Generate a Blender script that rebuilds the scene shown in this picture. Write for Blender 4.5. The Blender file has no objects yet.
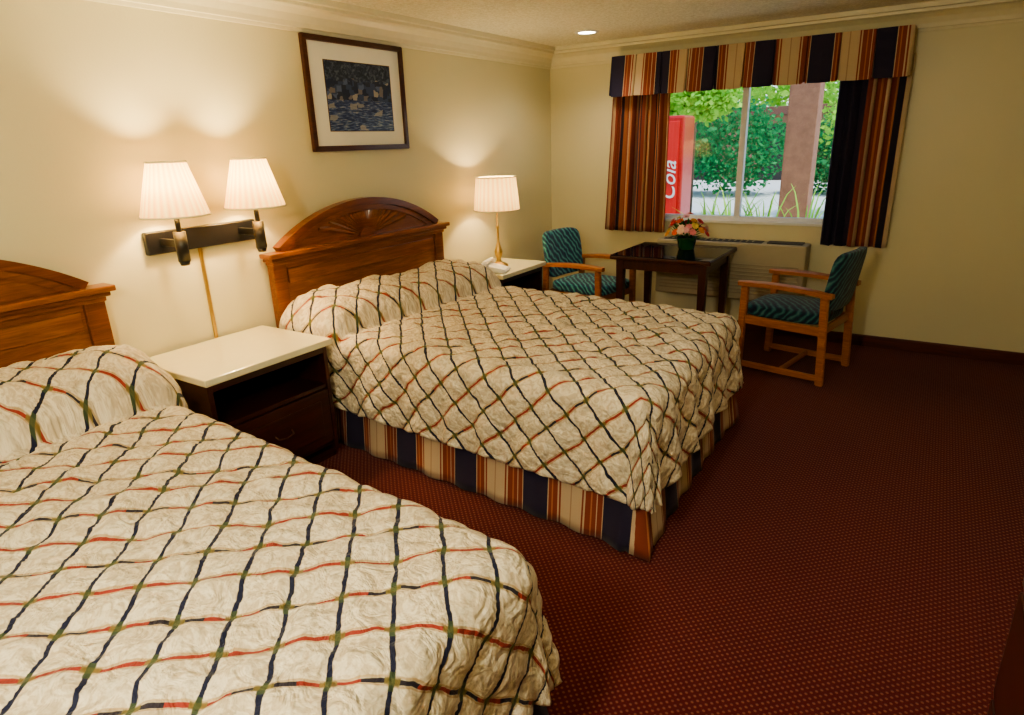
import bpy, bmesh, math, random
from mathutils import Vector, Matrix, noise
random.seed(7)
scn = bpy.context.scene
pi = math.pi

# ------------------------------------------------------------------ node helpers
class NT:
    def __init__(s, name):
        s.m = bpy.data.materials.new(name); s.m.use_nodes = True
        s.t = s.m.node_tree; s.t.nodes.clear()
        s.out = s.n('ShaderNodeOutputMaterial')
    def n(s, typ, **kw):
        nd = s.t.nodes.new(typ)
        for k, v in kw.items(): setattr(nd, k, v)
        return nd
    def l(s, a, b): s.t.links.new(a, b)
    def put(s, sock, v):
        if hasattr(v, 'is_output'): s.l(v, sock)
        else: sock.default_value = v
    def math(s, op, a, b=0.0, c=None, clamp=False):
        nd = s.n('ShaderNodeMath', operation=op); nd.use_clamp = clamp
        s.put(nd.inputs[0], a); s.put(nd.inputs[1], b)
        if c is not None: s.put(nd.inputs[2], c)
        return nd.outputs[0]
    def mix(s, f, a, b, blend='MIX'):
        nd = s.n('ShaderNodeMix', data_type='RGBA', blend_type=blend)
        s.put(nd.inputs[0], f)
        s.put(nd.inputs[6], a if hasattr(a, 'is_output') else (*a[:3], 1))
        s.put(nd.inputs[7], b if hasattr(b, 'is_output') else (*b[:3], 1))
        return nd.outputs[2]
    def coord(s, kind='Object', scale=(1, 1, 1), rot=(0, 0, 0), loc=(0, 0, 0)):
        tc = s.n('ShaderNodeTexCoord'); mp = s.n('ShaderNodeMapping')
        mp.inputs['Scale'].default_value = scale; mp.inputs['Rotation'].default_value = rot
        mp.inputs['Location'].default_value = loc
        s.l(tc.outputs[kind], mp.inputs[0]); return mp.outputs[0]
    def noise(s, vec, scale=5, detail=3, rough=.5, dist=0):
        nd = s.n('ShaderNodeTexNoise'); s.l(vec, nd.inputs['Vector'])
        nd.inputs['Scale'].default_value = scale; nd.inputs['Detail'].default_value = detail
        nd.inputs['Roughness'].default_value = rough; nd.inputs['Distortion'].default_value = dist
        return nd.outputs['Fac']
    def ramp(s, f, stops, interp='LINEAR'):
        nd = s.n('ShaderNodeValToRGB'); cr = nd.color_ramp; cr.interpolation = interp
        while len(cr.elements) > 1: cr.elements.remove(cr.elements[-1])
        cr.elements[0].position = stops[0][0]; cr.elements[0].color = (*stops[0][1], 1)
        for p, c in stops[1:]:
            e = cr.elements.new(p); e.color = (*c, 1)
        s.put(nd.inputs[0], f); return nd.outputs[0]
    def bump(s, h, strength=.3, dist=.01):
        nd = s.n('ShaderNodeBump'); nd.inputs['Strength'].default_value = strength
        nd.inputs['Distance'].default_value = dist; s.l(h, nd.inputs['Height']); return nd.outputs[0]
    def bsdf(s, col, rough=.5, spec=.5, metal=0, normal=None, coat=0, emis=None, estr=0, sheen=0):
        b = s.n('ShaderNodeBsdfPrincipled')
        s.put(b.inputs['Base Color'], col if hasattr(col, 'is_output') else (*col[:3], 1))
        s.put(b.inputs['Roughness'], rough); b.inputs['Specular IOR Level'].default_value = spec
        b.inputs['Metallic'].default_value = metal; b.inputs['Coat Weight'].default_value = coat
        b.inputs['Coat Roughness'].default_value = .08
        b.inputs['Sheen Weight'].default_value = sheen
        if normal: s.l(normal, b.inputs['Normal'])
        if emis is not None:
            b.inputs['Emission Color'].default_value = (*emis, 1); b.inputs['Emission Strength'].default_value = estr
        s.l(b.outputs[0], s.out.inputs[0]); return b

def simple(name, col, rough=.5, spec=.5, metal=0, coat=0, var=.06, nscale=20, bump=0, emis=None, estr=0):
    t = NT(name); v = t.coord('Object')
    f = t.noise(v, nscale, 3)
    dark = tuple(c * (1 - var) for c in col); lite = tuple(min(1, c * (1 + var)) for c in col)
    c = t.mix(f, dark, lite)
    nrm = t.bump(f, bump, .005) if bump else None
    t.bsdf(c, rough, spec, metal, nrm, coat, emis, estr); return t.m

def wood(name, dark, light, axis=1, scale=1.0, rough=.35, coat=.2):
    t = NT(name); sc = [14 * scale] * 3; sc[axis] = 1.2 * scale
    v = t.coord('Object', tuple(sc))
    f = t.noise(v, 2.2, 6, .62, 1.2)
    sc2 = [60 * scale] * 3; sc2[axis] = 2.5 * scale
    g = t.noise(t.coord('Object', tuple(sc2)), 3, 3, .6)
    h = t.math('ADD', t.math('MULTIPLY', f, .7), t.math('MULTIPLY', g, .3))
    c = t.ramp(h, [(.32, dark), (.52, tuple((a + b) / 2 for a, b in zip(dark, light))), (.68, light)])
    t.bsdf(c, rough, .5, 0, t.bump(h, .06, .003), coat); return t.m

# ------------------------------------------------------------------ materials
def m_wall():
    t = NT('wall_paint'); v = t.coord('Object')
    f = t.noise(v, 1.3, 2); g = t.noise(v, 90, 4, .6)
    c = t.mix(f, (.67, .63, .43), (.71, .67, .465))
    t.bsdf(c, .40, .4, 0, t.bump(g, .14, .004)); return t.m
def m_ceiling():
    t = NT('popcorn_ceiling'); v = t.coord('Object')
    g = t.noise(v, 60, 5, .7); h = t.noise(v, 140, 2)
    s = t.math('ADD', g, t.math('MULTIPLY', h, .5))
    c = t.ramp(g, [(.38, (.76, .73, .56)), (.6, (.95, .92, .76))])
    t.bsdf(c, .95, .1, 0, t.bump(s, .6, .015)); return t.m
def m_carpet():
    t = NT('carpet'); v = t.coord('Object', (1, 1, 1), (0, 0, pi / 4))
    vo = t.n('ShaderNodeTexVoronoi', feature='F1'); vo.inputs['Randomness'].default_value = 0.0
    vo.inputs['Scale'].default_value = 54; t.l(v, vo.inputs['Vector'])
    d = vo.outputs['Distance']
    mr = t.n('ShaderNodeMapRange'); t.l(d, mr.inputs[0])
    mr.inputs[1].default_value = .30; mr.inputs[2].default_value = .16
    mr.inputs[3].default_value = 0; mr.inputs[4].default_value = 1
    fz = t.noise(t.coord('Object'), 400, 2); big = t.noise(t.coord('Object'), 1.1, 3)
    base = t.mix(big, (.095, .010, .013), (.130, .015, .016))
    base = t.mix(t.math('MULTIPLY', fz, .6), base, (.045, .005, .006))
    c = t.mix(t.math('MULTIPLY', mr.outputs[0], .6), base, (.30, .12, .075))
    t.bsdf(c, .95, .1, 0, t.bump(t.math('ADD', fz, mr.outputs[0]), .5, .006), sheen=.08); return t.m

NV = (.014, .017, .055); TAN = (.62, .49, .33); RST = (.27, .06, .035); ORG = (.50, .20, .09)
STR = [(.0, NV), (.27, TAN), (.285, RST), (.32, ORG), (.335, RST), (.39, TAN), (.41, RST), (.43, TAN), (.56, (.44, .30, .2)), (.575, TAN),
       (.70, RST), (.72, TAN), (.74, RST), (.80, ORG), (.815, RST), (.86, TAN), (.875, RST), (.93, TAN), (.945, NV)]
def m_stripe(name, period, off=0.0, stops=STR):
    t = NT(name); v = t.coord('UV'); sp = t.n('ShaderNodeSeparateXYZ'); t.l(v, sp.inputs[0])
    u = t.math('ADD', t.math('DIVIDE', sp.outputs[0], period), off + 50)
    f = t.math('FRACT', u)
    c = t.ramp(f, stops, 'CONSTANT')
    w = t.noise(t.coord('UV', (900, 60, 1)), 1, 2)
    c2 = t.mix(t.math('MULTIPLY', w, .25), c, (.1, .05, .04))
    t.bsdf(c2, .75, .25, 0, t.bump(w, .1, .001), sheen=.1); return t.m
NARROW = [(.0, (.02, .018, .04)), (.07, RST), (.16, (.58, .40, .25)), (.26, RST), (.36, ORG), (.46, (.20, .045, .03)),
          (.56, (.58, .40, .25)), (.66, (.30, .08, .045)), (.78, (.02, .018, .04)), (.86, ORG)]

SP = .119
def m_spread():
    t = NT('quilted_bedspread'); tc = t.n('ShaderNodeTexCoord')
    nz = t.n('ShaderNodeTexNoise'); t.l(tc.outputs['UV'], nz.inputs['Vector']); nz.inputs['Scale'].default_value = 10; nz.inputs['Detail'].default_value = 3
    sb = t.n('ShaderNodeVectorMath', operation='SUBTRACT'); t.l(nz.outputs['Color'], sb.inputs[0]); sb.inputs[1].default_value = (.5, .5, .5)
    sc = t.n('ShaderNodeVectorMath', operation='SCALE'); t.l(sb.outputs[0], sc.inputs[0]); sc.inputs['Scale'].default_value = .032
    ad = t.n('ShaderNodeVectorMath', operation='ADD'); t.l(tc.outputs['UV'], ad.inputs[0]); t.l(sc.outputs[0], ad.inputs[1])
    sp = t.n('ShaderNodeSeparateXYZ'); t.l(ad.outputs[0], sp.inputs[0])
    U, V = sp.outputs[0], sp.outputs[1]
    a = t.math('MULTIPLY', t.math('ADD', U, V), .7071); b = t.math('MULTIPLY', t.math('SUBTRACT', U, V), .7071)
    a = t.math('ADD', a, 20 * SP); b = t.math('ADD', b, 20 * SP)
    da = t.math('PINGPONG', a, SP / 2); db = t.math('PINGPONG', b, SP / 2)
    def line(d, w):
        mr = t.n('ShaderNodeMapRange'); t.l(d, mr.inputs[0]); mr.inputs[1].default_value = w + .0012; mr.inputs[2].default_value = w - .0006
        mr.inputs[3].default_value = 0; mr.inputs[4].default_value = 1; return mr.outputs[0]
    la = line(da, .0052); lb = line(db, .0046)
    lf = t.noise(tc.outputs['UV'], 26, 2, .5, 2.5)
    ground = t.ramp(lf, [(.42, (.61, .52, .38)), (.50, (.71, .63, .48)), (.58, (.77, .70, .56))])
    pb = t.math('GREATER_THAN', t.math('FRACT', t.math('ADD', t.math('DIVIDE', b, 2 * SP), .25)), .5)
    redc = (.31, .045, .035); navy = (.012, .016, .05); olive = (.20, .16, .05)
    seg = t.math('GREATER_THAN', t.math('FRACT', t.math('ADD', t.math('DIVIDE', a, 2 * SP), .25)), .5)
    colB = t.mix(pb, redc, t.mix(seg, (.03, .025, .04), redc))
    gold = line(t.math('ABSOLUTE', t.math('SUBTRACT', db, .0080)), .0020)
    c = t.mix(t.math('MULTIPLY', gold, .6), ground, (.38, .23, .07))
    c = t.mix(lb, c, colB)
    c = t.mix(la, c, navy)
    inter = t.math('MULTIPLY', line(da, .016), line(db, .0068))
    c = t.mix(t.math('MULTIPLY', inter, .85), c, olive)
    inter2 = t.math('MULTIPLY', line(db, .018), line(da, .0060))
    c = t.mix(t.math('MULTIPLY', inter2, .8), c, (.06, .09, .04))
    # directional crumple wrinkles + soft noise
    w1 = t.noise(t.coord('UV', (1, 1, 1), (0, 0, .6)), 14, 3, .5, 1.2)
    w2 = t.noise(tc.outputs['UV'], 28, 3, .5, .4)
    wr = t.math('ADD', w1, t.math('MULTIPLY', w2, .35))
    nb = t.bump(wr, .85, .03)
    t.bsdf(c, .7, .25, 0, nb, sheen=.1); return t.m

def m_uphol(name, k):
    t = NT(name); v = t.coord('Object')
    w = t.n('ShaderNodeTexWave', wave_type='BANDS', bands_direction='DIAGONAL'); t.l(v, w.inputs['Vector'])
    w.inputs['Scale'].default_value = 11; w.inputs['Distortion'].default_value = 5; w.inputs['Detail'].default_value = 2
    g = t.noise(v, 16, 3, .6, 1.0)
    f = t.math('ADD', t.math('MULTIPLY', w.outputs['Fac'], .6), t.math('MULTIPLY', g, .45))
    c = t.ramp(f, [(.15, (.010 * k, .016 * k, .05 * k)), (.45, (.012 * k, .05 * k, .09 * k)), (.68, (.02 * k, .14 * k, .17 * k)), (.85, (.09 * k, .25 * k, .26 * k))])
    t.bsdf(c, .8, .2, 0, t.bump(t.noise(v, 300, 2), .3, .002), sheen=.2); return t.m
def m_shade(name='lampshade_fabric', e=1.2):
    t = NT(name); v = t.coord('UV'); sp = t.n('ShaderNodeSeparateXYZ'); t.l(v, sp.inputs[0])
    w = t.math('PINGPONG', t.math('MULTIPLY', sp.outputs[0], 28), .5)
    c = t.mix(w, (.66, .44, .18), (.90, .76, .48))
    d = t.n('ShaderNodeBsdfDiffuse'); tr = t.n('ShaderNodeBsdfTranslucent'); t.l(c, d.inputs[0]); t.l(c, tr.inputs[0])
    mx = t.n('ShaderNodeMixShader'); mx.inputs[0].default_value = .15; t.l(d.outputs[0], mx.inputs[1]); t.l(tr.outputs[0], mx.inputs[2])
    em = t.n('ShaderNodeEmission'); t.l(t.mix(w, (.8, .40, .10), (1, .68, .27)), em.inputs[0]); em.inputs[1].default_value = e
    a = t.n('ShaderNodeAddShader'); t.l(mx.outputs[0], a.inputs[0]); t.l(em.outputs[0], a.inputs[1]); t.l(a.outputs[0], t.out.inputs[0]); return t.m
def m_glass():
    t = NT('window_glass'); tr = t.n('ShaderNodeBsdfTransparent'); tr.inputs[0].default_value = (.93, .98, 1, 1)
    g = t.n('ShaderNodeBsdfGlossy'); g.inputs['Roughness'].default_value = .02
    mx = t.n('ShaderNodeMixShader'); mx.inputs[0].default_value = .02
    t.l(tr.outputs[0], mx.inputs[1]); t.l(g.outputs[0], mx.inputs[2]); t.l(mx.outputs[0], t.out.inputs[0]); return t.m
def m_print():
    t = NT('framed_print_art'); v = t.coord('Generated'); sp = t.n('ShaderNodeSeparateXYZ'); t.l(v, sp.inputs[0])
    z = sp.outputs[2]
    def vor(scale, kind='CHEBYCHEV'):
        vo = t.n('ShaderNodeTexVoronoi', feature='F1', distance=kind); vo.inputs['Scale'].default_value = 1
        t.l(t.coord('Generated', scale), vo.inputs['Vector']); s = t.n('ShaderNodeSeparateXYZ'); t.l(vo.outputs['Color'], s.inputs[0]); return s.outputs[0]
    houses = t.ramp(vor((1, 15, 13)), [(.0, (.012, .022, .07)), (.3, (.04, .07, .16)), (.5, (.02, .03, .07)), (.72, (.20, .18, .20)), (.84, (.40, .36, .33)), (.91, (.10, .14, .28))], 'CONSTANT')
    n2 = t.noise(t.coord('Generated', (1, 5, 30)), 2.2, 4, .6, .3)
    wat = t.ramp(n2, [(.35, (.010, .02, .08)), (.48, (.025, .05, .17)), (.56, (.09, .14, .30)), (.66, (.34, .35, .38))])
    boats = vor((1, 9, 14)); n1 = t.noise(t.coord('Generated', (1, 7, 5)), 3, 5, .7, .6)
    wat = t.mix(t.math('MULTIPLY', t.math('GREATER_THAN', boats, .88), .7), wat, (.40, .38, .36))
    tree = t.ramp(n1, [(.42, (.01, .02, .05)), (.52, (.03, .05, .10)), (.62, (.12, .15, .22))])
    c = t.mix(t.math('GREATER_THAN', z, .45), wat, houses)
    c = t.mix(t.math('GREATER_THAN', t.math('ADD', z, t.math('MULTIPLY', n1, .3)), .90), c, tree)
    t.bsdf(c, .35, .5, coat=.2); return t.m
def m_leaf(name, a, b):
    t = NT(name); v = t.coord('Object'); f = t.noise(v, 1.7, 3, .6)
    g = t.n('ShaderNodeNewGeometry'); r = g.outputs['Random Per Island']
    c = t.mix(t.math('ADD', t.math('MULTIPLY', f, .5), t.math('MULTIPLY', r, .5)), a, b)
    d = t.n('ShaderNodeBsdfDiffuse'); tr = t.n('ShaderNodeBsdfTranslucent'); t.l(c, d.inputs[0]); t.l(c, tr.inputs[0])
    mx = t.n('ShaderNodeMixShader'); mx.inputs[0].default_value = .4; t.l(d.outputs[0], mx.inputs[1]); t.l(tr.outputs[0], mx.inputs[2]); t.l(mx.outputs[0], t.out.inputs[0]); return t.m

WALL, CEIL, CARPET = m_wall(), m_ceiling(), m_carpet()
TRIMW = simple('crown_paint', (.72, .68, .50), .40, bump=.02)
BASEB = wood('baseboard_wood', (.045, .010, .008), (.13, .03, .02), 0)
SPREAD = m_spread()
SKIRT = m_stripe('bedskirt_stripe', .40, .82)
VALM = m_stripe('valance_stripe', .465, .66)
CURL = m_stripe('curtain_stripe_narrow', .20, 0, NARROW)
CURR = m_stripe('curtain_stripe_wide', .72, .0, [(.0, NV), (.40, RST), (.44, TAN), (.48, RST), (.54, ORG), (.58, RST), (.62, TAN), (.67, RST), (.74, ORG), (.78, NV), (.83, RST), (.87, TAN), (.93, ORG)])
HBW = wood('headboard_wood', (.120, .032, .010), (.37, .135, .045), 1, 1.0, .32, .3)
HBD = wood('headboard_wood_dark', (.085, .021, .008), (.26, .085, .030), 1, 1.0, .32, .3)
MAHOG = wood('mahogany_cabinet', (.020, .005, .004), (.065, .015, .010), 1, 1.0, .3, .3)
OAK = wood('oak_chair', (.27, .085, .025), (.55, .22, .07), 0, 1.5, .35, .3)
TABW = wood('table_wood', (.030, .008, .007), (.09, .024, .015), 2, 1.2, .3, .1)
CREAMTOP = simple('cream_laminate', (.82, .78, .53), .22, .5, coat=.3, var=.03)
BLACKTOP = simple('black_gloss_top', (.003, .005, .014), .04, .12, coat=0)
UPH = m_uphol('teal_upholstery_shaded', .7); UPH2 = m_uphol('teal_upholstery_lit', 1.6)  # same fabric, shaded and lit copies: each chair's lighting is in the colour
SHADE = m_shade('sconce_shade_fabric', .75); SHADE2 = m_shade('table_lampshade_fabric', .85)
BLK = simple('black_metal', (.010, .010, .012), .35, .5, .0, coat=.2)
BRASS = simple('brass', (.62, .42, .16), .3, .5, .9)
WHITE = simple('white_paint', (.82, .82, .80), .5)
BEIGE = simple('ac_beige_plastic', (.44, .39, .27), .5)
DARKPL = simple('dark_plastic', (.03, .03, .03), .5)
FRAMEW = wood('picture_frame_wood', (.030, .009, .006), (.11, .034, .018), 1, 2, .3, .3)
MATB = simple('mat_board', (.84, .84, .80), .8, .2, var=.02)
GLASS = m_glass()
MATT = simple('mattress_fabric', (.7, .68, .62), .8)
BULB = simple('bulb_glow', (1, .9, .7), .5, emis=(1, .78, .45), estr=25)
DISC = simple('downlight_lens', (1, .95, .85), .5, emis=(1, .85, .62), estr=14)

# ------------------------------------------------------------------ geometry helpers
def empty(name, loc=(0, 0, 0), rz=0):
    e = bpy.data.objects.new(name, None); e.location = loc; e.rotation_euler = (0, 0, rz)
    e.empty_display_size = .1; scn.collection.objects.link(e); return e
def mobj(name, verts, faces, mat, parent=None, uvs=None, smooth=False):
    me = bpy.data.meshes.new(name); me.from_pydata([tuple(v) for v in verts], [], faces); me.update()
    me.materials.append(mat)
    if uvs:
        ul = me.uv_layers.new(name='UVMap')
        for lp in me.loops: ul.data[lp.index].uv = uvs[lp.vertex_index]
    if smooth:
        for p in me.polygons: p.use_smooth = True
    o = bpy.data.objects.new(name, me); scn.collection.objects.link(o)
    if parent: o.parent = parent
    return o
def from_bm(name, bm, mat, parent=None, smooth=False):
    me = bpy.data.meshes.new(name); bm.normal_update(); bm.to_mesh(me); bm.free(); me.materials.append(mat)
    if smooth:
        for p in me.polygons: p.use_smooth = True
    o = bpy.data.objects.new(name, me); scn.collection.objects.link(o)
    if parent: o.parent = parent
    return o
def box(name, lo, hi, mat, parent=None, bev=.004, segs=2, rot=None):
    lo = Vector(lo); hi = Vector(hi); c = (lo + hi) / 2; s = hi - lo
    bm = bmesh.new(); bmesh.ops.create_cube(bm, size=1.0)
    bmesh.ops.scale(bm, vec=s, verts=bm.verts)
    if bev > 0: bmesh.ops.bevel(bm, geom=bm.edges[:], offset=min(bev, min(s) * .45), segments=segs, affect='EDGES', profile=.5)
    if rot is not None: bmesh.ops.transform(bm, matrix=rot.to_4x4(), verts=bm.verts)
    bmesh.ops.translate(bm, vec=c, verts=bm.verts)
    return from_bm(name, bm, mat, parent, smooth=(segs > 3))
def cyl(name, p0, p1, r0, r1, mat, parent=None, segs=24, caps=True, smooth=True):
    p0 = Vector(p0); p1 = Vector(p1); d = p1 - p0; q = d.to_track_quat('Z', 'Y')
    vs = []; uv = []
    for j, (p, r) in enumerate(((p0, r0), (p1, r1))):
        for i in range(segs):
            a = 2 * pi * i / segs; vs.append(p + q @ Vector((r * math.cos(a), r * math.sin(a), 0))); uv.append((i / segs, j))
    fs = [(i, (i + 1) % segs, segs + (i + 1) % segs, segs + i) for i in range(segs)]
    if caps: fs += [tuple(range(segs))[::-1], tuple(range(segs, 2 * segs))]
    o = mobj(name, vs, fs, mat, parent, uv)
    if smooth:
        for p in o.data.polygons: p.use_smooth = len(p.vertices) == 4
    return o
def lathe(name, prof, c, mat, parent=None, segs=32, smooth=True):
    vs = []; fs = []; uv = []; n = len(prof)
    for k, (r, z) in enumerate(prof):
        for i in range(segs):
            a = 2 * pi * i / segs; vs.append((c[0] + r * math.cos(a), c[1] + r * math.sin(a), c[2] + z)); uv.append((i / segs, k / n))
    for k in range(n - 1):
        for i in range(segs):
            j = (i + 1) % segs; fs.append((k * segs + i, k * segs + j, (k + 1) * segs + j, (k + 1) * segs + i))
    return mobj(name, vs, fs, mat, parent, uv, smooth)
def extrude_poly(name, pts, axis, a, b, mat, parent=None, bev=0):
    def P(p, t):
        return {'x': (t, p[0], p[1]), 'y': (p[0], t, p[1]), 'z': (p[0], p[1], t)}[axis]
    n = len(pts); vs = [P(p, a) for p in pts] + [P(p, b) for p in pts]
    fs = [tuple(range(n)), tuple(range(n, 2 * n))[::-1]] + [(i, i + n, (i + 1) % n + n, (i + 1) % n) for i in range(n)]
    o = mobj(name, vs, fs, mat, parent)
    bm = bmesh.new(); bm.from_mesh(o.data); bmesh.ops.recalc_face_normals(bm, faces=bm.faces)
    if bev: bmesh.ops.bevel(bm, geom=[e for e in bm.edges], offset=bev, segments=2, affect='EDGES')
    bm.to_mesh(o.data); bm.free(); return o
def tube(name, pts, r, mat, parent=None):
    cu = bpy.data.curves.new(name, 'CURVE'); cu.dimensions = '3D'; cu.bevel_depth = r; cu.bevel_resolution = 4; cu.use_fill_caps = True
    sp = cu.splines.new('POLY'); sp.points.add(len(pts) - 1)
    for p, q in zip(sp.points, pts): p.co = (*q, 1)
    cu.materials.append(mat); o = bpy.data.objects.new(name, cu); scn.collection.objects.link(o)
    if parent: o.parent = parent
    return o

# ------------------------------------------------------------------ room shell
W, H, YB = 4.25, 2.44, -7.8
WX0, WX1, WZ0, WZ1 = 1.0, 2.68, .95, 2.08
box('floor', (0, YB, -.06), (W, 0, 0), CARPET, bev=0)
box('ceiling', (0, YB, H), (W, 0, H + .1), CEIL, bev=0)
box('wall_left', (-.12, YB, 0), (0, 0, H), WALL, bev=0)
box('wall_right', (W, YB, 0), (W + .12, 0, H), WALL, bev=0)
box('wall_back', (-.12, YB - .12, 0), (W + .12, YB, H), WALL, bev=0)
def wall_hole(name):
    xs = [-.12, WX0, WX1, W + .12]; zs = [0, WZ0, WZ1, H]
    bm = bmesh.new()
    for i in range(3):
        for k in range(3):
            if i == 1 and k == 1: continue
            m = Matrix.Translation(((xs[i] + xs[i + 1]) / 2, .08, (zs[k] + zs[k + 1]) / 2)) @ Matrix.Diagonal((xs[i + 1] - xs[i], .16, zs[k + 1] - zs[k], 1))
            bmesh.ops.create_cube(bm, size=1, matrix=m)
    from_bm(name, bm, WALL)
wall_hole('wall_window_side')
CP = [(0, 0), (0, -.165), (.014, -.165), (.018, -.148), (.030, -.146), (.034, -.12), (.050, -.085), (.080, -.060), (.105, -.052), (.107, -.034), (.125, -.030), (.13, 0)]
extrude_poly('trim_1', [(p[0], H + p[1]) for p in CP], 'y', YB, 0, TRIMW)
extrude_poly('trim_2', [(-p[0], H + p[1]) for p in CP], 'x', 0, W, TRIMW)
extrude_poly('trim_3', [(W - p[0], H + p[1]) for p in CP], 'y', YB, 0, TRIMW)
BP = [(0, 0), (0, .09), (.008, .09), (.014, .08), (.016, .0)]
extrude_poly('baseboard_left', [(p[0], p[1]) for p in BP], 'y', YB, 0, BASEB)
extrude_poly('baseboard_window_side', [(-p[0], p[1]) for p in BP], 'x', 0, W, BASEB)
extrude_poly('baseboard_right', [(W - p[0], p[1]) for p in BP], 'y', YB, 0, BASEB)

# window
wn = empty('window_1')
fy0, fy1 = .05, .10
def fr(n, a, b, m=WHITE): box(n, a, b, m, wn, .004)
fr('frame_bottom', (WX0, fy0, WZ0), (WX1, fy1, WZ0 + .035)); fr('frame_top', (WX0, fy0, WZ1 - .04), (WX1, fy1, WZ1))
fr('frame_left', (WX0, fy0, WZ0 + .035), (WX0 + .04, fy1, WZ1 - .04)); fr('frame_right', (WX1 - .04, fy0, WZ0 + .035), (WX1, fy1, WZ1 - .04))
mx = 1.78
fr('mullion', (mx - .024, fy0 - .01, WZ0 + .035), (mx + .024, fy1, WZ1 - .04))
box('glass', (WX0 + .04, .072, WZ0 + .035), (WX1 - .04, .078, WZ1 - .04), GLASS, wn, 0)
box('sill', (WX0, -.01, WZ0 - .02), (WX1, .05, WZ0 + .004), WHITE, wn, .003)

# ------------------------------------------------------------------ drapery
def drape(name, x0, x1, z0, z1, mat, parent, folds, amp, y, flare=0.0, uoff=0):
    nx, nz = 160, 24; vs = []; uv = []; fs = []
    for k in range(nz + 1):
        tz = k / nz; z = z1 + (z0 - z1) * tz
        for i in range(nx + 1):
            s = i / nx; ph = s * folds * 2 * pi
            am = amp * (.75 + .4 * tz + .25 * noise.noise((s * 6, tz * 1.5, uoff)))
            xx = x0 + (x1 - x0) * s + (flare * tz) * (s - 1 if flare > 0 else -s) + .008 * math.sin(ph * 2 + 1)
            yy = y - am * (math.sin(ph) + .35 * math.sin(ph * 1.7 + 1)) + .01 * noise.noise((s * 3, tz * 3, 4))
            vs.append((xx, yy, z + .008 * math.sin(ph + .5) * (tz > .97))); uv.append((s * (x1 - x0) * 1.45 + uoff, tz * (z1 - z0)))
    for k in range(nz):
        for i in range(nx):
            a = k * (nx + 1) + i; fs.append((a, a + 1, a + nx + 2, a + nx + 1))
    o = mobj(name, vs, fs, mat, parent, uv, True)
    sm = o.modifiers.new('thick', 'SOLIDIFY'); sm.thickness = .004
    return o
cw = empty('window_curtains_with_valance')
drape('curtain_left', .68, 1.19, .84, 2.14, CURL, cw, 6, .030, -.078, .06, 0)
drape('curtain_right', 2.47, 2.92, .80, 2.14, CURR, cw, 5, .034, -.078, 0, 0)
def valance():
    x0, x1, zt, zb = .70, 2.90, 2.305, 1.99; yf = -.165
    e = cw
    path = [(x0, -.004), (x0, yf * .5), (x0, yf)]
    nP = 10; w = (x1 - x0) / nP
    for i in range(nP):
        a = x0 + i * w
        for q, dy in ((.03, -.0), (.06, .0), (.5, -.006), (.94, .0), (.97, .0)): path.append((a + q * w, yf + dy))
        if i < nP - 1:
            path.append((a + w * .985, yf + .022)); path.append((a + w * 1.015, yf + .022))
    path += [(x1, yf), (x1, yf * .5), (x1, -.004)]
    vs = []; uv = []; fs = []; nz = 8; us = [0]
    for i in range(1, len(path)): us.append(us[-1] + math.dist(path[i], path[i - 1]))
    cx = (x0 + x1) / 2
    for k in range(nz + 1):
        tz = k / nz
        for i, p in enumerate(path):
            fl = 0.022 * tz
            x = p[0] + (p[0] - cx) / 1.14 * .5 * fl
            y = p[1] - (fl * (1.0 if p[1] < -.1 else 0.0)) - .014 * tz * math.sin(i * 1.3) * (p[1] < -.1)
            vs.append((x, y, zt + (zb - zt) * tz + .008 * math.sin(i * .9) * (k == nz))); uv.append((us[i], tz))
    n = len(path)
    for k in range(nz):
        for i in range(n - 1): a = k * n + i; fs.append((a, a + 1, a + n + 1, a + n))
    o = mobj('valance_pleated_fabric', vs, fs, VALM, e, uv); s = o.modifiers.new('t', 'SOLIDIFY'); s.thickness = .004
    box('valance_top_board', (x0 + .01, yf + .03, zt - .02), (x1 - .01, -.002, zt - .003), TRIMW, e, .002)
valance()

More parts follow.
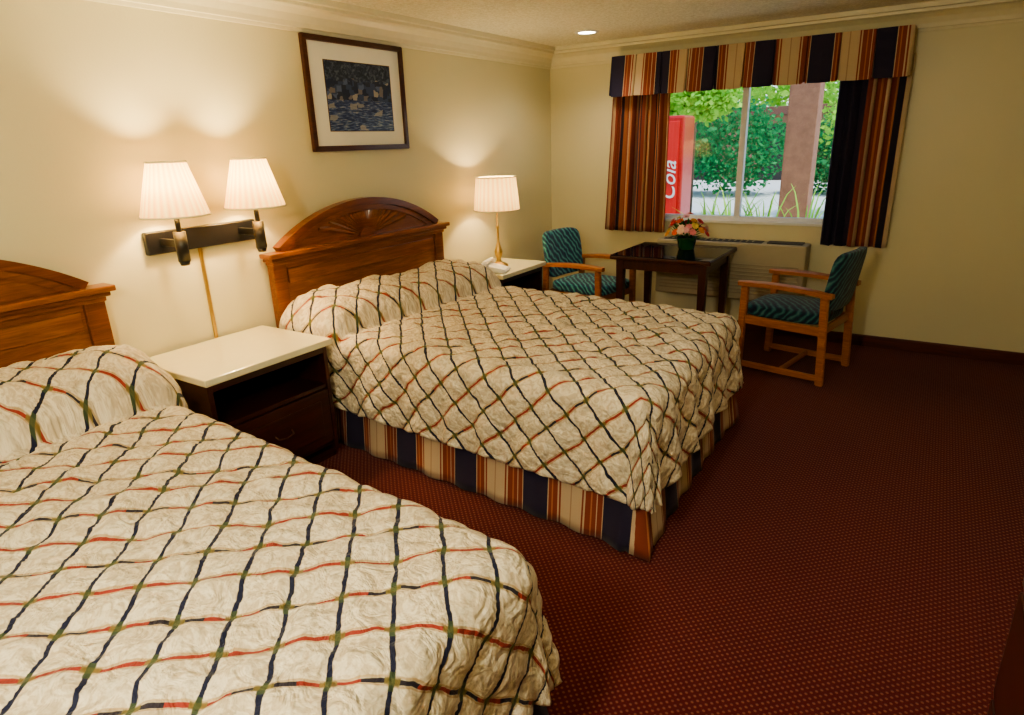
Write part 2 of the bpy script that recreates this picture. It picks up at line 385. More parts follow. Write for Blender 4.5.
# ------------------------------------------------------------------ beds
def bed(y0, rz, seed, L=2.31, PH=.175, SK=.0, dy=0, fl=.024):
    e = empty('bed', (0, y0, 0), 0)
    m = empty('mattress_group', (0, dy, 0), rz); m.parent = e
    HW = .765; zs = 1.015
    box('headboard_panel', (.02, -HW + .03, .25), (.055, HW - .03, zs), HBW, e, .003)
    for s in (-1, 1):
        box('headboard_post', (.015, s * (HW - .04) - .045, 0), (.075, s * (HW - .04) + .045, zs + .01), HBD, e, .006)
    box('rail_inset', (.05, -HW + .10, zs - .12), (.066, HW - .10, zs - .03), HBW, e, .005)
    for k, (zz, th, ov, dx) in enumerate([(zs, .022, .01, .085), (zs + .022, .022, .026, .10), (zs + .044, .028, .045, .118)]):
        box('cornice_%d' % (k + 1), (.012, -HW - ov, zz), (dx, HW + ov, zz + th), HBD if k == 1 else HBW, e, .006)
    zc = zs + .072
    half = .70; rise = .215; R = (half * half + rise * rise) / (2 * rise); cz = zc + rise - R
    N = 40; a0 = math.asin(half / R)
    pts = [(R * math.sin(-a0 + 2 * a0 * i / N), cz + R * math.cos(-a0 + 2 * a0 * i / N)) for i in range(N + 1)]
    extrude_poly('arch_panel', pts + [(half, zc - .01), (-half, zc - .01)], 'x', .02, .05, HBW, e)
    for nm, w0, w1, xx in (('arch_moulding_outer', -.012, .030, .085), ('arch_moulding_inner', -.045, -.014, .066)):
        o = []; i_ = []
        for i in range(N + 1):
            a = -a0 + 2 * a0 * i / N
            o.append(((R + w1) * math.sin(a), max(zc - .004, cz + (R + w1) * math.cos(a)))); i_.append(((R + w0) * math.sin(a), max(zc - .004, cz + (R + w0) * math.cos(a))))
        extrude_poly(nm, o + i_[::-1], 'x', .02, xx, HBD if 'outer' in nm else HBW, e)
    nr = 21
    for i in range(nr):
        a = -1.40 + 2.80 * (i + .5) / nr
        d = (math.sin(a), math.cos(a)); LL = 0
        for st in range(200):
            LL = st * .004
            if math.hypot(d[0] * LL, zc + d[1] * LL - cz) > R - .055: break
        if LL < .1: continue
        q0 = .06; wa, wb = .005, min(LL, .45) * .058
        pr = (d[1], -d[0]); vs = []
        for (l, wd) in ((q0, wa), (LL, wb)):
            for sgn in (-1, 0, 1):
                vs.append((.05 + (.012 if sgn == 0 else 0), d[0] * l + pr[0] * wd * sgn, zc + d[1] * l + pr[1] * wd * sgn))
        mobj('fan_rib_%d' % i, vs, [(0, 1, 4, 3), (1, 2, 5, 4), (3, 4, 5)], HBW, e)
    hs = [(.075 * math.cos(pi * i / 16), zc + .06 * math.sin(pi * i / 16)) for i in range(17)]
    extrude_poly('fan_hub', hs, 'x', .03, .075, HBD, e)
    IL = L; IW = .675
    box('box_spring', (.14, -IW - .03, .12), (IL - .02, IW + .03, .36), MATT, m, .03, 3)
    box('mattress', (.14, -IW - .02, .36), (IL - .03, IW + .02, .63), MATT, m, .05, 4)
    r, zt, hem = .075, .675, .245
    arc = r * pi / 2; O = arc + (zt - r - hem); ds = .0118
    ns = int(2 * (IW + O) / ds); nt = int((IL + O - .085) / ds)
    vs = []; uv = []; fs = []
    for j in range(nt + 1):
        tt = .085 + (IL + O - .085) * j / nt
        for i in range(ns + 1):
            s = -(IW + O) + 2 * (IW + O) * i / ns
            cs = max(-IW, min(IW, s)); ct = min(IL, tt); ox = tt - ct; oy = s - cs
            dist = max(abs(ox), abs(oy))
            a = abs(math.sin(pi * (s + tt) * .7071 / SP)); b = abs(math.sin(pi * (tt - s) * .7071 / SP))
            puff = .013 * math.sqrt(min(a, 1) * min(b, 1))
            rid = noise.noise((s * 4 + tt * 5 + seed, (tt - s) * 11, seed * .3))
            wr = .012 * noise.noise((s * 5 + seed, tt * 5, 0)) + .010 * noise.noise((s * 13, tt * 13, seed)) + .010 * (.35 - abs(rid)) + .004 * noise.noise((s * 30, tt * 30, seed))
            q = 1 - ((tt - .34) / .265) ** 2
            pb = PH * (max(0, q) ** .5) * (1 - min(1, abs(s) / 1.0) ** 7) * (1 - .08 * math.exp(-(s / .07) ** 2))
            pb += -.022 * math.exp(-((tt - .635) / .035) ** 2)
            pb *= 1 + .18 * noise.noise((s * 3 + seed, tt * 4, 2))
            if dist <= 1e-6:
                p = Vector((ct, cs, zt + pb + puff + wr * 1.2))
            else:
                h = math.hypot(ox, oy); d = Vector((ox / h, oy / h)); ang = math.atan2(abs(oy), ox)
                if dist < arc: ho = r * math.sin(dist / r); dn = r * (1 - math.cos(dist / r)); qq = 0; nrm = dist / arc
                else: ho = r; dn = r + dist - arc; qq = (dist - arc) / (O - arc); nrm = 1
                pp = (ct if abs(oy) >= ox else 0) + cs * (1 if ox > abs(oy) else 0)
                wave = math.sin(pp * 2 * pi / .27 + 3 * noise.noise((ct * 2 + seed, cs * 2, 1)))
                corner = math.sin(2 * ang) if ox > 0 and abs(oy) > 0 else 0
                ho += qq * (fl + .022 * wave) + qq * corner * .04 * (1 + .5 * math.sin(ang * 10))
                side = .05 * max(0, q) ** .5 * (1 - qq) * nrm if ox == 0 else 0
                ho += (puff + wr) * nrm + side
                z = zt - dn + pb * (1 - nrm * .35) * (1 - qq) + (puff + wr) * (1 - nrm)
                z += .016 * wave * qq
                p = Vector((ct + d[0] * ho, cs + d[1] * ho, z))
            p.x -= SK * p.y * (p.x / IL) ** 2
            p.x = max(p.x, .085); vs.append(p); uv.append((tt, s))
    for j in range(nt):
        for i in range(ns):
            a = j * (ns + 1) + i; fs.append((a, a + ns + 1, a + ns + 2, a + 1))
    o = mobj('bedspread', vs, fs, SPREAD, m, uv, True)
    sm = o.modifiers.new('t', 'SOLIDIFY'); sm.thickness = .008; sm.offset = -1
    IW2, IL2 = IW + .045, IL + .04
    path = []
    def seg(a, b, n):
        for i in range(n): f = i / n; path.append((a[0] + (b[0] - a[0]) * f, a[1] + (b[1] - a[1]) * f))
    seg((.14, -IW2), (IL2, -IW2), 120); seg((IL2, -IW2), (IL2, IW2), 90); seg((IL2, IW2), (.14, IW2), 120); path.append((.14, IW2))
    us = [0]
    for i in range(1, len(path)): us.append(us[-1] + math.dist(path[i], path[i - 1]))
    vs = []; uv = []; fs = []; n = len(path); nz = 8
    for k in range(nz + 1):
        tz = k / nz; z = .38 + (.012 - .38) * tz
        for i, p in enumerate(path):
            on_side = abs(abs(p[1]) - IW2) < 1e-4; on_foot = abs(p[0] - IL2) < 1e-3
            nx = 1 if on_foot else 0; ny = (1 if p[1] > 0 else -1) if on_side else 0
            cd = min(math.dist(p, (IL2, IW2)), math.dist(p, (IL2, -IW2)))
            ww = .007 * math.sin(us[i] * 2 * pi / .21) + .005 * noise.noise((us[i] * 5, 0, seed))
            f = (.035 + .03 * math.exp(-(cd / .14) ** 2)) * tz + ww * (.3 + tz) - (.03 * tz * math.exp(-((cd - .03) / .012) ** 2))
            X = p[0] + nx * f; Y = p[1] + ny * f
            X -= SK * Y * (X / IL) ** 2
            vs.append((X, Y, z)); uv.append((us[i], tz))
    for k in range(nz):
        for i in range(n - 1): a = k * n + i; fs.append((a, a + 1, a + n + 1, a + n))
    o = mobj('bed_skirt', vs, fs, SKIRT, m, uv, True); sm = o.modifiers.new('t', 'SOLIDIFY'); sm.thickness = .004
    return e
bed(-2.585, math.radians(-3.7), 3.1, 2.30, .175, .09, 0)
bed(-5.04, math.radians(-4.3), 9.7, 2.39, .21, .03, 0, .008)

# ------------------------------------------------------------------ nightstands
def nightstand(x1, y0, y1, zt):
    e = empty('nightstand')
    x0 = .03
    box('top', (x0, y0, zt - .035), (x1, y1, zt), CREAMTOP, e, .006)
    b0, b1, bx = y0 + .02, y1 - .02, x1 - .03
    box('side_left', (x0, b0, .05), (bx, b0 + .025, zt - .035), MAHOG, e, .002)
    box('side_right', (x0, b1 - .025, .05), (bx, b1, zt - .035), MAHOG, e, .002)
    box('back', (x0, b0 + .025, .05), (x0 + .015, b1 - .025, zt - .035), MAHOG, e, .001)
    box('shelf', (x0 + .015, b0 + .025, zt - .27), (bx - .01, b1 - .025, zt - .25), MAHOG, e, .001)
    box('apron', (bx - .02, b0 + .025, zt - .075), (bx, b1 - .025, zt - .035), MAHOG, e, .002)
    box('bottom', (x0 + .015, b0 + .025, .08), (bx - .02, b1 - .025, .10), MAHOG, e, .001)
    box('drawer_front', (bx - .02, b0 + .03, .11), (bx + .004, b1 - .03, zt - .275), MAHOG, e, .004)
    cy = (b0 + b1) / 2; zd = (.11 + zt - .275) / 2
    box('drawer_panel', (bx + .003, b0 + .09, .16), (bx + .012, b1 - .09, zt - .325), MAHOG, e, .004)
    box('plinth', (x0, b0, 0), (bx - .03, b1, .05), MAHOG, e, .002)
    tube('drawer_pull', [(bx + .010, cy - .05, zd + .02), (bx + .03, cy - .045, zd + .005), (bx + .034, cy, zd - .005), (bx + .03, cy + .045, zd + .005), (bx + .010, cy + .05, zd + .02)], .004, FRAMEW, e)
    return e
NZ = .69
nightstand(.61, -4.185, -3.455, NZ)
nightstand(.52, -1.68, -1.02, NZ)

# ------------------------------------------------------------------ wall sconce
def shade(name, c, rb, rt, h, mat, parent, pleats=28):
    segs = pleats * 4; vs = []; uv = []; fs = []; nz = 6
    for k in range(nz + 1):
        t = k / nz
        for i in range(segs):
            a = 2 * pi * i / segs; rr = (rb + (rt - rb) * t) * (1 + .014 * math.cos(a * pleats))
            vs.append((c[0] + rr * math.cos(a), c[1] + rr * math.sin(a), c[2] - h / 2 + h * t)); uv.append((i / segs, t))
    for k in range(nz):
        for i in range(segs): j = (i + 1) % segs; fs.append((k * segs + i, k * segs + j, (k + 1) * segs + j, (k + 1) * segs + i))
    mobj(name, vs, fs, mat, parent, uv, True)
    for nm, r_, z in (('rim_bottom', rb, -h / 2), ('rim_top', rt, h / 2)):
        tube(nm, [(c[0] + r_ * math.cos(2 * pi * i / 48), c[1] + r_ * math.sin(2 * pi * i / 48), c[2] + z) for i in range(49)], .0045, CREAMTOP, parent)
def plight(name, loc, e, col, r=.03, parent=None):
    l = bpy.data.lights.new(name, 'POINT'); l.energy = e; l.color = col; l.shadow_soft_size = r
    o = bpy.data.objects.new(name, l); o.location = loc; scn.collection.objects.link(o)
    if parent: o.parent = parent
sc = empty('wall_sconce')
box('back_plate', (.0, -4.01, 1.175), (.035, -3.40, 1.285), BLK, sc, .006)
WARM = (1, .75, .40)
for k, y in enumerate((-3.935, -3.50)):
    x = .20
    box('arm_%d' % k, (.03, y - .012, 1.215), (x, y + .012, 1.25), BLK, sc, .004)
    cyl('socket_body_%d' % k, (x, y, 1.15), (x, y, 1.29), .028, .028, BLK, sc)
    cyl('switch_knob_%d' % k, (x, y, 1.13), (x, y, 1.15), .02, .026, BLK, sc)
    cyl('stem_%d' % k, (x, y, 1.29), (x, y, 1.38), .012, .012, BLK, sc)
    lathe('bulb_%d' % k, [(.001, 1.50), (.02, 1.495), (.03, 1.47), (.028, 1.44), (.014, 1.40), (.012, 1.38)], (x, y, 0), BULB, sc, 16)
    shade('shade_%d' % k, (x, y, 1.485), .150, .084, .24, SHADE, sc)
    plight('sconce_light_%d' % k, (x, y, 1.50), 27, WARM, .035, sc)
box('cord_cover', (.0, -3.74, NZ - .05), (.012, -3.722, 1.18), BRASS, sc, .003)

# ------------------------------------------------------------------ table lamp + phone
tl = empty('table_lamp'); lx, ly = .27, -1.36
lathe('base', [(.001, 0), (.075, 0), (.078, .012), (.06, .022), (.025, .035), (.018, .06), (.03, .09), (.034, .12), (.018, .17), (.010, .20), (.009, .30), (.014, .31), (.008, .33), (.006, .46)], (lx, ly, NZ), BRASS, tl)
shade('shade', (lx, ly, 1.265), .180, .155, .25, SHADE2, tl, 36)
lathe('bulb', [(.001, .60), (.02, .595), (.03, .57), (.028, .54), (.014, .50), (.012, .46)], (lx, ly, NZ), BULB, tl, 16)
plight('lamp_light', (lx, ly, NZ + .58), 24, (1, .77, .44), .035, tl)
ph = empty('telephone', (.38, -1.57, NZ), .3)
extrude_poly('body', [(-.10, 0), (.10, 0), (.10, .025), (-.06, .06), (-.10, .06)], 'y', -.08, .08, WHITE, ph, .006)
box('handset_grip', (-.075, -.10, .075), (-.04, .10, .095), WHITE, ph, .01, 3)
box('handset_ear', (-.085, .06, .055), (-.03, .11, .085), WHITE, ph, .01, 3)
box('handset_mouth', (-.085, -.11, .055), (-.03, -.06, .085), WHITE, ph, .01, 3)

# ------------------------------------------------------------------ picture
pf = empty('framed_picture'); ya, yb, za, zb = -2.911, -2.068, 1.624, 2.27; fw = .032
def fbar(n, pts): extrude_poly(n, pts, 'x', .004, .034, FRAMEW, pf, .003)
fbar('frame_bottom', [(ya, za), (yb, za), (yb - fw, za + fw), (ya + fw, za + fw)]); fbar('frame_top', [(ya, zb), (ya + fw, zb - fw), (yb - fw, zb - fw), (yb, zb)])
fbar('frame_left', [(ya, za), (ya + fw, za + fw), (ya + fw, zb - fw), (ya, zb)]); fbar('frame_right', [(yb, za), (yb, zb), (yb - fw, zb - fw), (yb - fw, za + fw)])
box('mat_board', (.005, ya + fw, za + fw), (.016, yb - fw, zb - fw), MATB, pf, 0)
box('bevel_line', (.016, ya + .150, za + .115), (.0175, yb - .125, zb - .125), FRAMEW, pf, 0)
box('print', (.0175, ya + .155, za + .12), (.019, yb - .13, zb - .13), m_print(), pf, 0)

# ------------------------------------------------------------------ table + flowers
tb = empty('dining_table'); TX0, TX1, TY0, TY1, TZ = 1.08, 1.88, -.99, -.25, .775
box('table_top', (TX0, TY0, TZ - .035), (TX1, TY1, TZ - .006), TABW, tb, .006)
box('glass_top', (TX0 + .004, TY0 + .004, TZ - .006), (TX1 - .004, TY1 - .004, TZ), BLACKTOP, tb, .002)
for n, a, b in (('apron_front', (TX0 + .06, TY0 + .05, TZ - .115), (TX1 - .06, TY0 + .07, TZ - .035)), ('apron_back', (TX0 + .06, TY1 - .07, TZ - .115), (TX1 - .06, TY1 - .05, TZ - .035)),
                ('apron_left', (TX0 + .05, TY0 + .06, TZ - .115), (TX0 + .07, TY1 - .06, TZ - .035)), ('apron_right', (TX1 - .07, TY0 + .06, TZ - .115), (TX1 - .05, TY1 - .06, TZ - .035))):
    box(n, a, b, TABW, tb, .002)
k = 0
for x in (TX0 + .07, TX1 - .07):
    for y in (TY0 + .07, TY1 - .07):
        k += 1
        bm = bmesh.new(); bmesh.ops.create_cube(bm, size=1)
        for v in bm.verts:
            wd = .062 if v.co.z > 0 else .045; v.co = Vector((x + v.co.x * wd, y + v.co.y * wd, (TZ - .035) if v.co.z > 0 else 0))
        bmesh.ops.bevel(bm, geom=bm.edges[:], offset=.004, segments=2, affect='EDGES'); from_bm('leg_%d' % k, bm, TABW, tb)

fl = empty('flower_arrangement', (1.54, -.51, TZ))
POT = simple('green_glass_pot', (.015, .09, .03), .15, .5, coat=.6)
lathe('pot', [(.001, 0), (.06, 0), (.063, .01), (.078, .085), (.084, .095), (.078, .10), (.065, .08), (.001, .08)], (0, 0, 0), POT, fl)
cols = [(.75, .14, .04), (.85, .40, .06), (.82, .30, .34), (.86, .62, .48), (.62, .05, .05), (.88, .70, .18), (.80, .45, .50)]
PM = [simple('petal_%d' % i, c, .6, var=.15, nscale=60) for i, c in enumerate(cols)]
LM = m_leaf('flower_leaf', (.03, .12, .02), (.10, .28, .06))
for i in range(38):
    a = i * 2.4; rr = .02 + .15 * math.sqrt(i / 38); c = Vector((rr * math.cos(a), rr * math.sin(a), .30 - rr * .95 + random.uniform(-.02, .04)))
    vs = []; fs = []; up = Vector((c.x, c.y, .12)).normalized(); q = up.to_track_quat('Z', 'Y')
    for ring, (n, L, lift) in enumerate(((8, .034, .25), (6, .026, .7), (4, .016, 1.3))):
        for j in range(n):
            an = 2 * pi * j / n + ring * .4; d = Vector((math.cos(an), math.sin(an), lift)).normalized(); s = Vector((-math.sin(an), math.cos(an), 0))
            b = len(vs); vs += [c, c + q @ (d * L * .6 + s * L * .4), c + q @ (d * L + Vector((0, 0, -.003))), c + q @ (d * L * .6 - s * L * .4)]; fs.append((b, b + 1, b + 2, b + 3))
    mobj('blossom_%d' % i, vs, fs, PM[(i * 3) % 7], fl)
vs = []; fs = []
for i in range(110):
    a = random.uniform(0, 2 * pi); el = random.uniform(-.1, 1.2); d = Vector((math.cos(a) * math.cos(el), math.sin(a) * math.cos(el), math.sin(el))); c = Vector((0, 0, .09)) + d * .05
    s = Vector((-math.sin(a), math.cos(a), 0)) * .014; b = len(vs); L = random.uniform(.07, .15)
    vs += [c, c + d * L * .5 + s, c + d * L, c + d * L * .5 - s]; fs.append((b, b + 1, b + 2, b + 3))
mobj('leaves', vs, fs, LM, fl)

# ------------------------------------------------------------------ chairs (face local +X)
def cushion(name, lo, hi, mat, parent, bulge=.02, rot=None):
    lo = Vector(lo); hi = Vector(hi); c = (lo + hi) / 2; s = (hi - lo) / 2; bm = bmesh.new()
    bmesh.ops.create_cube(bm, size=2); bmesh.ops.subdivide_edges(bm, edges=bm.edges[:], cuts=7, use_grid_fill=True)
    for v in bm.verts:
        p = v.co.copy(); n = 6
        l = (abs(p.x) ** n + abs(p.y) ** n + abs(p.z) ** n) ** (1 / n); p = p / l
        t = [i for i in range(3) if s[i] == min(s)][0]; o = [i for i in range(3) if i != t]
        p[t] *= 1 + bulge / s[t] * (1 - p[o[0]] ** 2) * (1 - p[o[1]] ** 2)
        v.co = Vector((p.x * s.x, p.y * s.y, p.z * s.z))
    bmesh.ops.translate(bm, vec=c, verts=bm.verts); return from_bm(name, bm, mat, parent, True)
def beam(name, p0, p1, w, d, mat, parent):
    p0 = Vector(p0); p1 = Vector(p1); L = (p1 - p0).length
    z = (p1 - p0).normalized(); y = Vector((0, 1, 0)); x = y.cross(z)
    if x.length < .1: y = Vector((1, 0, 0)); x = y.cross(z)
    x.normalize(); y = z.cross(x)
    M = Matrix((x, y, z)).transposed()
    bm = bmesh.new(); bmesh.ops.create_cube(bm, size=1); bmesh.ops.scale(bm, vec=(d, w, L), verts=bm.verts)
    bmesh.ops.bevel(bm, geom=bm.edges[:], offset=min(w, d) * .2, segments=3, affect='EDGES')
    bmesh.ops.transform(bm, matrix=M.to_4x4(), verts=bm.verts); bmesh.ops.translate(bm, vec=(p0 + p1) / 2, verts=bm.verts)
    return from_bm(name, bm, mat, parent)
def chair(loc, rz, UP):
    e = empty('dining_chair', loc, rz); hw = .265
    for s, sn in ((-1, 'right'), (1, 'left')):
        y = s * hw
        beam('front_leg_' + sn, (.28, y, 0), (.27, y, .625), .036, .052, OAK, e)
        beam('rear_leg_' + sn, (-.30, y, 0), (-.27, y, .625), .036, .052, OAK, e)
        beam('foot_rail_' + sn, (-.28, y, .05), (.27, y, .05), .028, .042, OAK, e)
        beam('seat_rail_' + sn, (-.27, y * .985, .375), (.27, y * .985, .385), .026, .06, OAK, e)
        n = 14; vs = []; fs = []
        for i in range(n + 1):
            t = i / n; x = .32 - .64 * t; z = .642 + .016 * math.sin(pi * t) - .02 * t; wd = .032 + .012 * math.sin(pi * min(1, t * 1.3))
            if i == 0: wd *= .7
            for dy, dz in ((-wd, -.014), (wd, -.014), (wd, .012), (wd * .7, .017), (-wd * .7, .017), (-wd, .012)): vs.append((x, y + dy, z + dz))
        for i in range(n):
            for j in range(6): fs.append((i * 6 + j, i * 6 + (j + 1) % 6, (i + 1) * 6 + (j + 1) % 6, (i + 1) * 6 + j))
        fs += [tuple(range(6)), tuple(range(n * 6, n * 6 + 6))[::-1]]
        o = mobj('arm_' + sn, vs, fs, OAK, e); bm = bmesh.new(); bm.from_mesh(o.data); bmesh.ops.recalc_face_normals(bm, faces=bm.faces); bm.to_mesh(o.data); bm.free()
    beam('front_rail', (.26, -hw, .375), (.26, hw, .375), .03, .055, OAK, e)
    beam('rear_rail', (-.27, -hw, .375), (-.27, hw, .375), .03, .055, OAK, e)
    beam('stretcher', (-.02, -hw, .05), (-.02, hw, .05), .026, .036, OAK, e)
    cushion('seat_cushion', (-.27, -.245, .40), (.30, .245, .49), UP, e, .015)
    bm = bmesh.new(); bmesh.ops.create_cube(bm, size=2); bmesh.ops.subdivide_edges(bm, edges=bm.edges[:], cuts=9, use_grid_fill=True)
    for v in bm.verts:
        p = v.co.copy(); l = (abs(p.x) ** 6 + abs(p.y) ** 6 + abs(p.z) ** 6) ** (1 / 6); p /= l
        y = p.y * .25; z = .70 + p.z * .20; x = -.29 + p.x * .034 - (z - .5) * .16 + .04 * (y / .26) ** 2
        v.co = Vector((x, y, z))
    from_bm('back_cushion', bm, UP, e, True)
    return e
chair((2.46, -.80, 0), math.radians(169), UPH)
chair((.74, -.65, 0), math.radians(-9), UPH2)

# ------------------------------------------------------------------ PTAC air conditioner
ac = empty('wall_air_conditioner'); ax0, ax1, ay, az0, az1 = 1.18, 2.40, -.215, .33, .80
box('cabinet', (ax0, ay, az0), (ax1, -.018, az1), BEIGE, ac, .012, 3)
box('discharge_grille', (ax0 + .05, ay + .04, az1 - .002), (ax1 - .35, -.06, az1 + .006), DARKPL, ac, .002)
for i in range(16):
    x = ax0 + .07 + i * (ax1 - ax0 - .45) / 16; box('vane_%d' % i, (x, ay + .045, az1 + .004), (x + .008, -.065, az1 + .012), BEIGE, ac, .001)
box('control_door', (ax1 - .31, ay + .04, az1), (ax1 - .04, -.06, az1 + .01), DARKPL, ac, .003)
LV = simple('ac_louvre', (.36, .31, .22), .5)
for i in range(9):
    z = az0 + .05 + i * .03; box('louvre_%d' % i, (ax0 + .04, ay - .006, z), (ax1 - .04, ay + .002, z + .012), LV, ac, .002)

# ------------------------------------------------------------------ dresser on the right
dr = empty('dresser'); dx, dy0, dy1, dz = 3.46, -5.5, -4.06, 1.05
box('body', (dx + .02, dy0, .06), (W - .05, dy1, dz - .03), MAHOG, dr, .004)
box('top', (dx, dy0 - .02, dz - .03), (W - .04, dy1 + .015, dz), MAHOG, dr, .006)
box('plinth', (dx + .05, dy0 + .02, 0), (W - .07, dy1 - .02, .06), MAHOG, dr, .002)
for i in range(2):
    for j in range(3):
        a = dy0 + .02 + i * .71; z = .10 + j * .30
        box('drawer_%d_%d' % (i, j), (dx + .008, a, z), (dx + .024, a + .68, z + .28), MAHOG, dr, .004)
        cyl('knob_%d_%d' % (i, j), (dx - .012, a + .34, z + .14), (dx + .01, a + .34, z + .14), .016, .01, BRASS, dr)

# ------------------------------------------------------------------ ceiling fixtures + added fill lights
def downlight(x, y, e):
    o = empty('recessed_ceiling_light', (x, y, H))
    lathe('trim_ring', [(.066, -.002), (.07, -.008), (.092, -.006), (.095, 0)], (0, 0, 0), WHITE, o)
    cyl('lens', (0, 0, -.004), (0, 0, -.001), .067, .067, DISC, o)
    l = bpy.data.lights.new('downlight', 'SPOT'); l.energy = e; l.color = (1, .84, .62); l.spot_size = math.radians(140); l.spot_blend = .8; l.shadow_soft_size = .06
    s = bpy.data.objects.new('downlight', l); s.location = (0, 0, -.02); scn.collection.objects.link(s); s.parent = o
downlight(.71, -.67, 18)
downlight(3.0, -3.3, 22)  # added out of view as extra fill over the beds
cl = empty('added_fill_fixture', (2.4, -6.1, H))  # invented fixture behind the camera, added for general room fill
lathe('canopy', [(.001, 0), (.19, 0), (.20, -.02), (.19, -.03)], (0, 0, 0), BRASS, cl)
lathe('globe', [(.185, -.03), (.17, -.07), (.12, -.105), (.06, -.12), (.001, -.125)], (0, 0, 0), simple('fill_globe_glow', (1, .95, .85), .5, emis=(1, .85, .62), estr=4), cl)
plight('room_fill_light', (0, 0, -.42), 70, (1, .90, .68), .15, cl)  # fill lamp, hangs free below the globe

# ------------------------------------------------------------------ outdoors
CONC = simple('concrete', (.66, .66, .66), .9, nscale=3, var=.12)
box('outdoor_ground', (-40, .16, -.12), (40, 60, -.02), CONC, bev=0)
STUC = simple('pink_stucco', (.30, .14, .085), .9, bump=.6, nscale=14, var=.35)
po = empty('porch_post'); box('shaft', (1.66, 2.4, .2), (1.97, 2.7, 3.4), STUC, po, .01); box('base', (1.61, 2.35, -.02), (2.02, 2.75, .2), STUC, po, .01)
VR = simple('vending_red', (.50, .015, .012), .3, coat=.2)
vm = empty('vending_machine'); VX = -.29
box('cabinet', (VX - .02, 2.0, .06), (VX + .92, 2.4, 1.88), VR, vm, .03, 3)
box('front_panel', (VX + .05, 1.985, .35), (VX + .87, 2.0, 1.82), simple('vending_face', (.58, .02, .015), .3, coat=.2, emis=(.8, .03, .02), estr=.15), vm, .01)
box('base', (VX, 2.03, -.02), (VX + .9, 2.37, .06), DARKPL, vm, .005)
tx = bpy.data.curves.new('lettering', 'FONT'); tx.body = 'Cola'; tx.size = .24; tx.extrude = .004; tx.shear = .3; tx.materials.append(WHITE)
to = bpy.data.objects.new('lettering', tx); scn.collection.objects.link(to); to.parent = vm; to.location = (VX + .85, 1.978, .92); to.rotation_euler = (pi / 2, -pi / 2, 0)
def cloud(name, blobs, n, leaf, mat, trunk=None):
    vs = []; fs = []
    for c, r in blobs:
        k = max(200, int(n / len(blobs)))
        for i in range(k):
            while True:
                p = Vector((random.uniform(-1, 1), random.uniform(-1, 1), random.uniform(-1, 1)))
                if .35 < p.length < 1: break
            p = p * (.75 + .25 * random.random()); p = Vector((c[0] + p.x * r[0], c[1] + p.y * r[1], c[2] + p.z * r[2]))
            a = Vector((random.gauss(0, 1), random.gauss(0, 1), random.gauss(0, .6))).normalized(); b = a.orthogonal().normalized()
            b.rotate(Matrix.Rotation(random.uniform(0, 6.28), 3, a)); L = leaf * random.uniform(.6, 1.3); q = len(vs)
            vs += [p, p + a * L * .5 + b * L * .3, p + a * L, p + a * L * .5 - b * L * .3]; fs.append((q, q + 1, q + 2, q + 3))
    e = empty(name); mobj('foliage', vs, fs, mat, e)
    if trunk:
        t0, t1, r = trunk; cyl('trunk', t0, t1, r, r * .6, simple('bark', (.12, .08, .05), .9, bump=.5), e)
    return e
LG = m_leaf('leaf_bright', (.08, .40, .06), (.60, .85, .14)); LD = m_leaf('leaf_dark', (.02, .18, .08), (.10, .45, .15))
cloud('hedge_bush', [((-1.9, 14, 1.35), (1.7, 1.5, 1.45)), ((-4.4, 14.5, 1.2), (1.4, 1.4, 1.4)), ((.7, 15, 1.1), (1.3, 1.3, 1.3))], 13000, .15, LD)
cloud('shade_tree', [((-1.9, 7, 3.0), (1.6, 1.6, .9)), ((.3, 7.5, 3.1), (1.4, 1.5, .9)), ((-.35, 6, 2.3), (.6, .6, .45)), ((-1.3, 6.5, 2.1), (.5, .6, .5)), ((1.9, 9, 2.2), (1.0, 1.2, 1.5))], 10000, .13, LG, ((-1.55, 9, -.05), (-1.2, 8, 3.0), .11))
cloud('distant_tree', [((-12, 28, 3.5), (5, 3, 3.5)), ((-5, 29, 4.5), (5, 3, 4.2)), ((3, 28, 4), (5, 3, 4.2)), ((9, 26, 4), (5, 3, 4))], 12000, .45, LG, ((3, 28, -.05), (3, 28, 3), .3))
pl = []; fs = []
for cx, cy in ((1.45, 1.2), (1.75, 1.3), (1.2, 1.25), (2.15, 1.2)):
    for i in range(26):
        a = random.uniform(0, 2 * pi); L = random.uniform(.75, 1.2); s = Vector((-math.sin(a), math.cos(a), 0)); b = len(pl)
        for k in range(6):
            t = k / 5; rad = .05 + .42 * t * t * random.uniform(.95, 1.05); z = L * math.sin(t * 1.5) ; w = .018 * (1 - t) + .002
            p = Vector((cx + math.cos(a) * rad, cy + math.sin(a) * rad, -.03 + z)); pl += [p - s * w, p + s * w]
        for k in range(5): q = b + 2 * k; fs.append((q, q + 1, q + 3, q + 2))
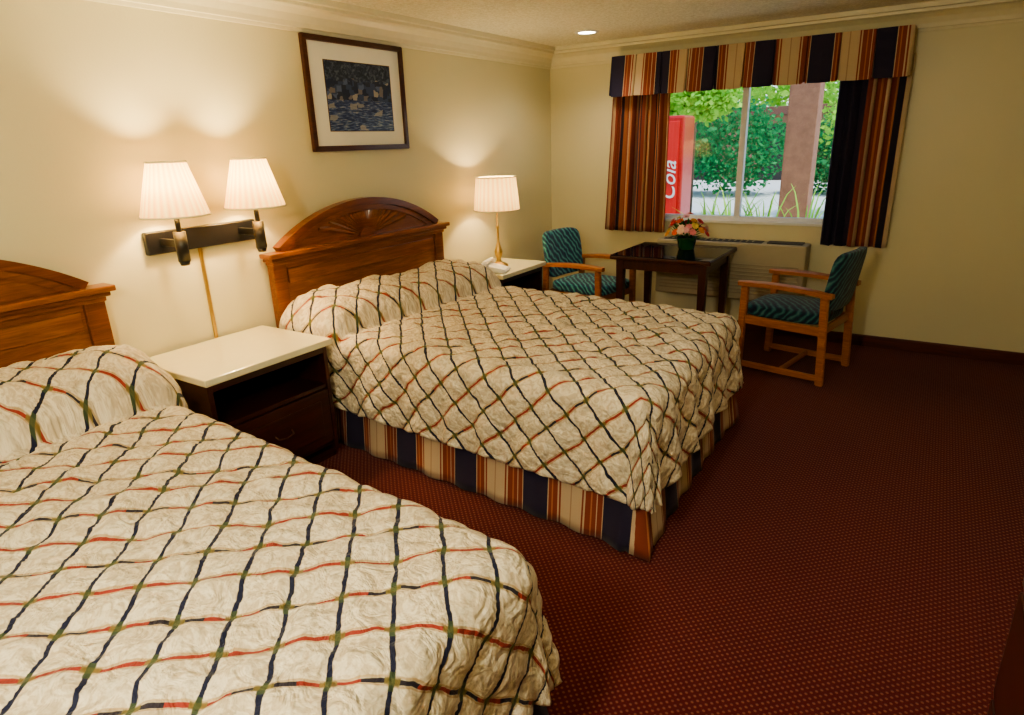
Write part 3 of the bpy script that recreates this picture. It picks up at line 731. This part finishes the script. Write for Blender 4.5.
ep = empty('spiky_lily_plants'); mobj('blades', pl, fs, LG, ep)
bl = empty('neighbouring_building'); box('walls', (-6, 21, -.02), (4, 24, 2.3), simple('building_stucco', (.35, .19, .13), .9), bl, 0)
box('roof', (-6.5, 20.4, 2.3), (4.5, 24.5, 2.6), simple('roof_tile', (.16, .07, .05), .8), bl, .02)
for i in range(4): box('doorway_%d' % i, (-5.2 + i * 2.4, 20.97, 0), (-4.2 + i * 2.4, 21.02, 2.0), DARKPL, bl, 0)

w = bpy.data.worlds.new('world'); scn.world = w; w.use_nodes = True; nt = w.node_tree
sky = nt.nodes.new('ShaderNodeTexSky'); sky.sky_type = 'NISHITA'; sky.sun_disc = False; sky.sun_elevation = math.radians(50); sky.sun_rotation = math.radians(150)
nt.links.new(sky.outputs[0], nt.nodes['Background'].inputs[0]); nt.nodes['Background'].inputs[1].default_value = .19
sl = bpy.data.lights.new('sun', 'SUN'); sl.energy = 3.0; sl.angle = .01; sl.color = (1, .95, .85)
so = bpy.data.objects.new('sun', sl); so.rotation_euler = (math.radians(25), 0, math.radians(60)); so.location = (0, -10, 12); scn.collection.objects.link(so)

# ------------------------------------------------------------------ camera
hd, pt, ro = math.radians(33.384), math.radians(18.567), math.radians(1.899)
f = Vector((-math.sin(hd) * math.cos(pt), math.cos(hd) * math.cos(pt), -math.sin(pt)))
r0 = Vector((math.cos(hd), math.sin(hd), 0)); u0 = r0.cross(f)
Rv = math.cos(ro) * r0 - math.sin(ro) * u0; Uv = math.sin(ro) * r0 + math.cos(ro) * u0
M = Matrix((Rv, Uv, -f)).transposed().to_4x4(); M.translation = Vector((3.189, -5.643, 1.638))
cd = bpy.data.cameras.new('camera'); cd.sensor_width = 36; cd.lens = 638.2 / 1024 * 36; cd.clip_start = .05; cd.clip_end = 300
co = bpy.data.objects.new('camera', cd); co.matrix_world = M; scn.collection.objects.link(co); scn.camera = co
scn.view_settings.view_transform = 'AgX'; scn.view_settings.look = 'AgX - Medium High Contrast'; scn.view_settings.exposure = .62
bpy.context.view_layer.update()
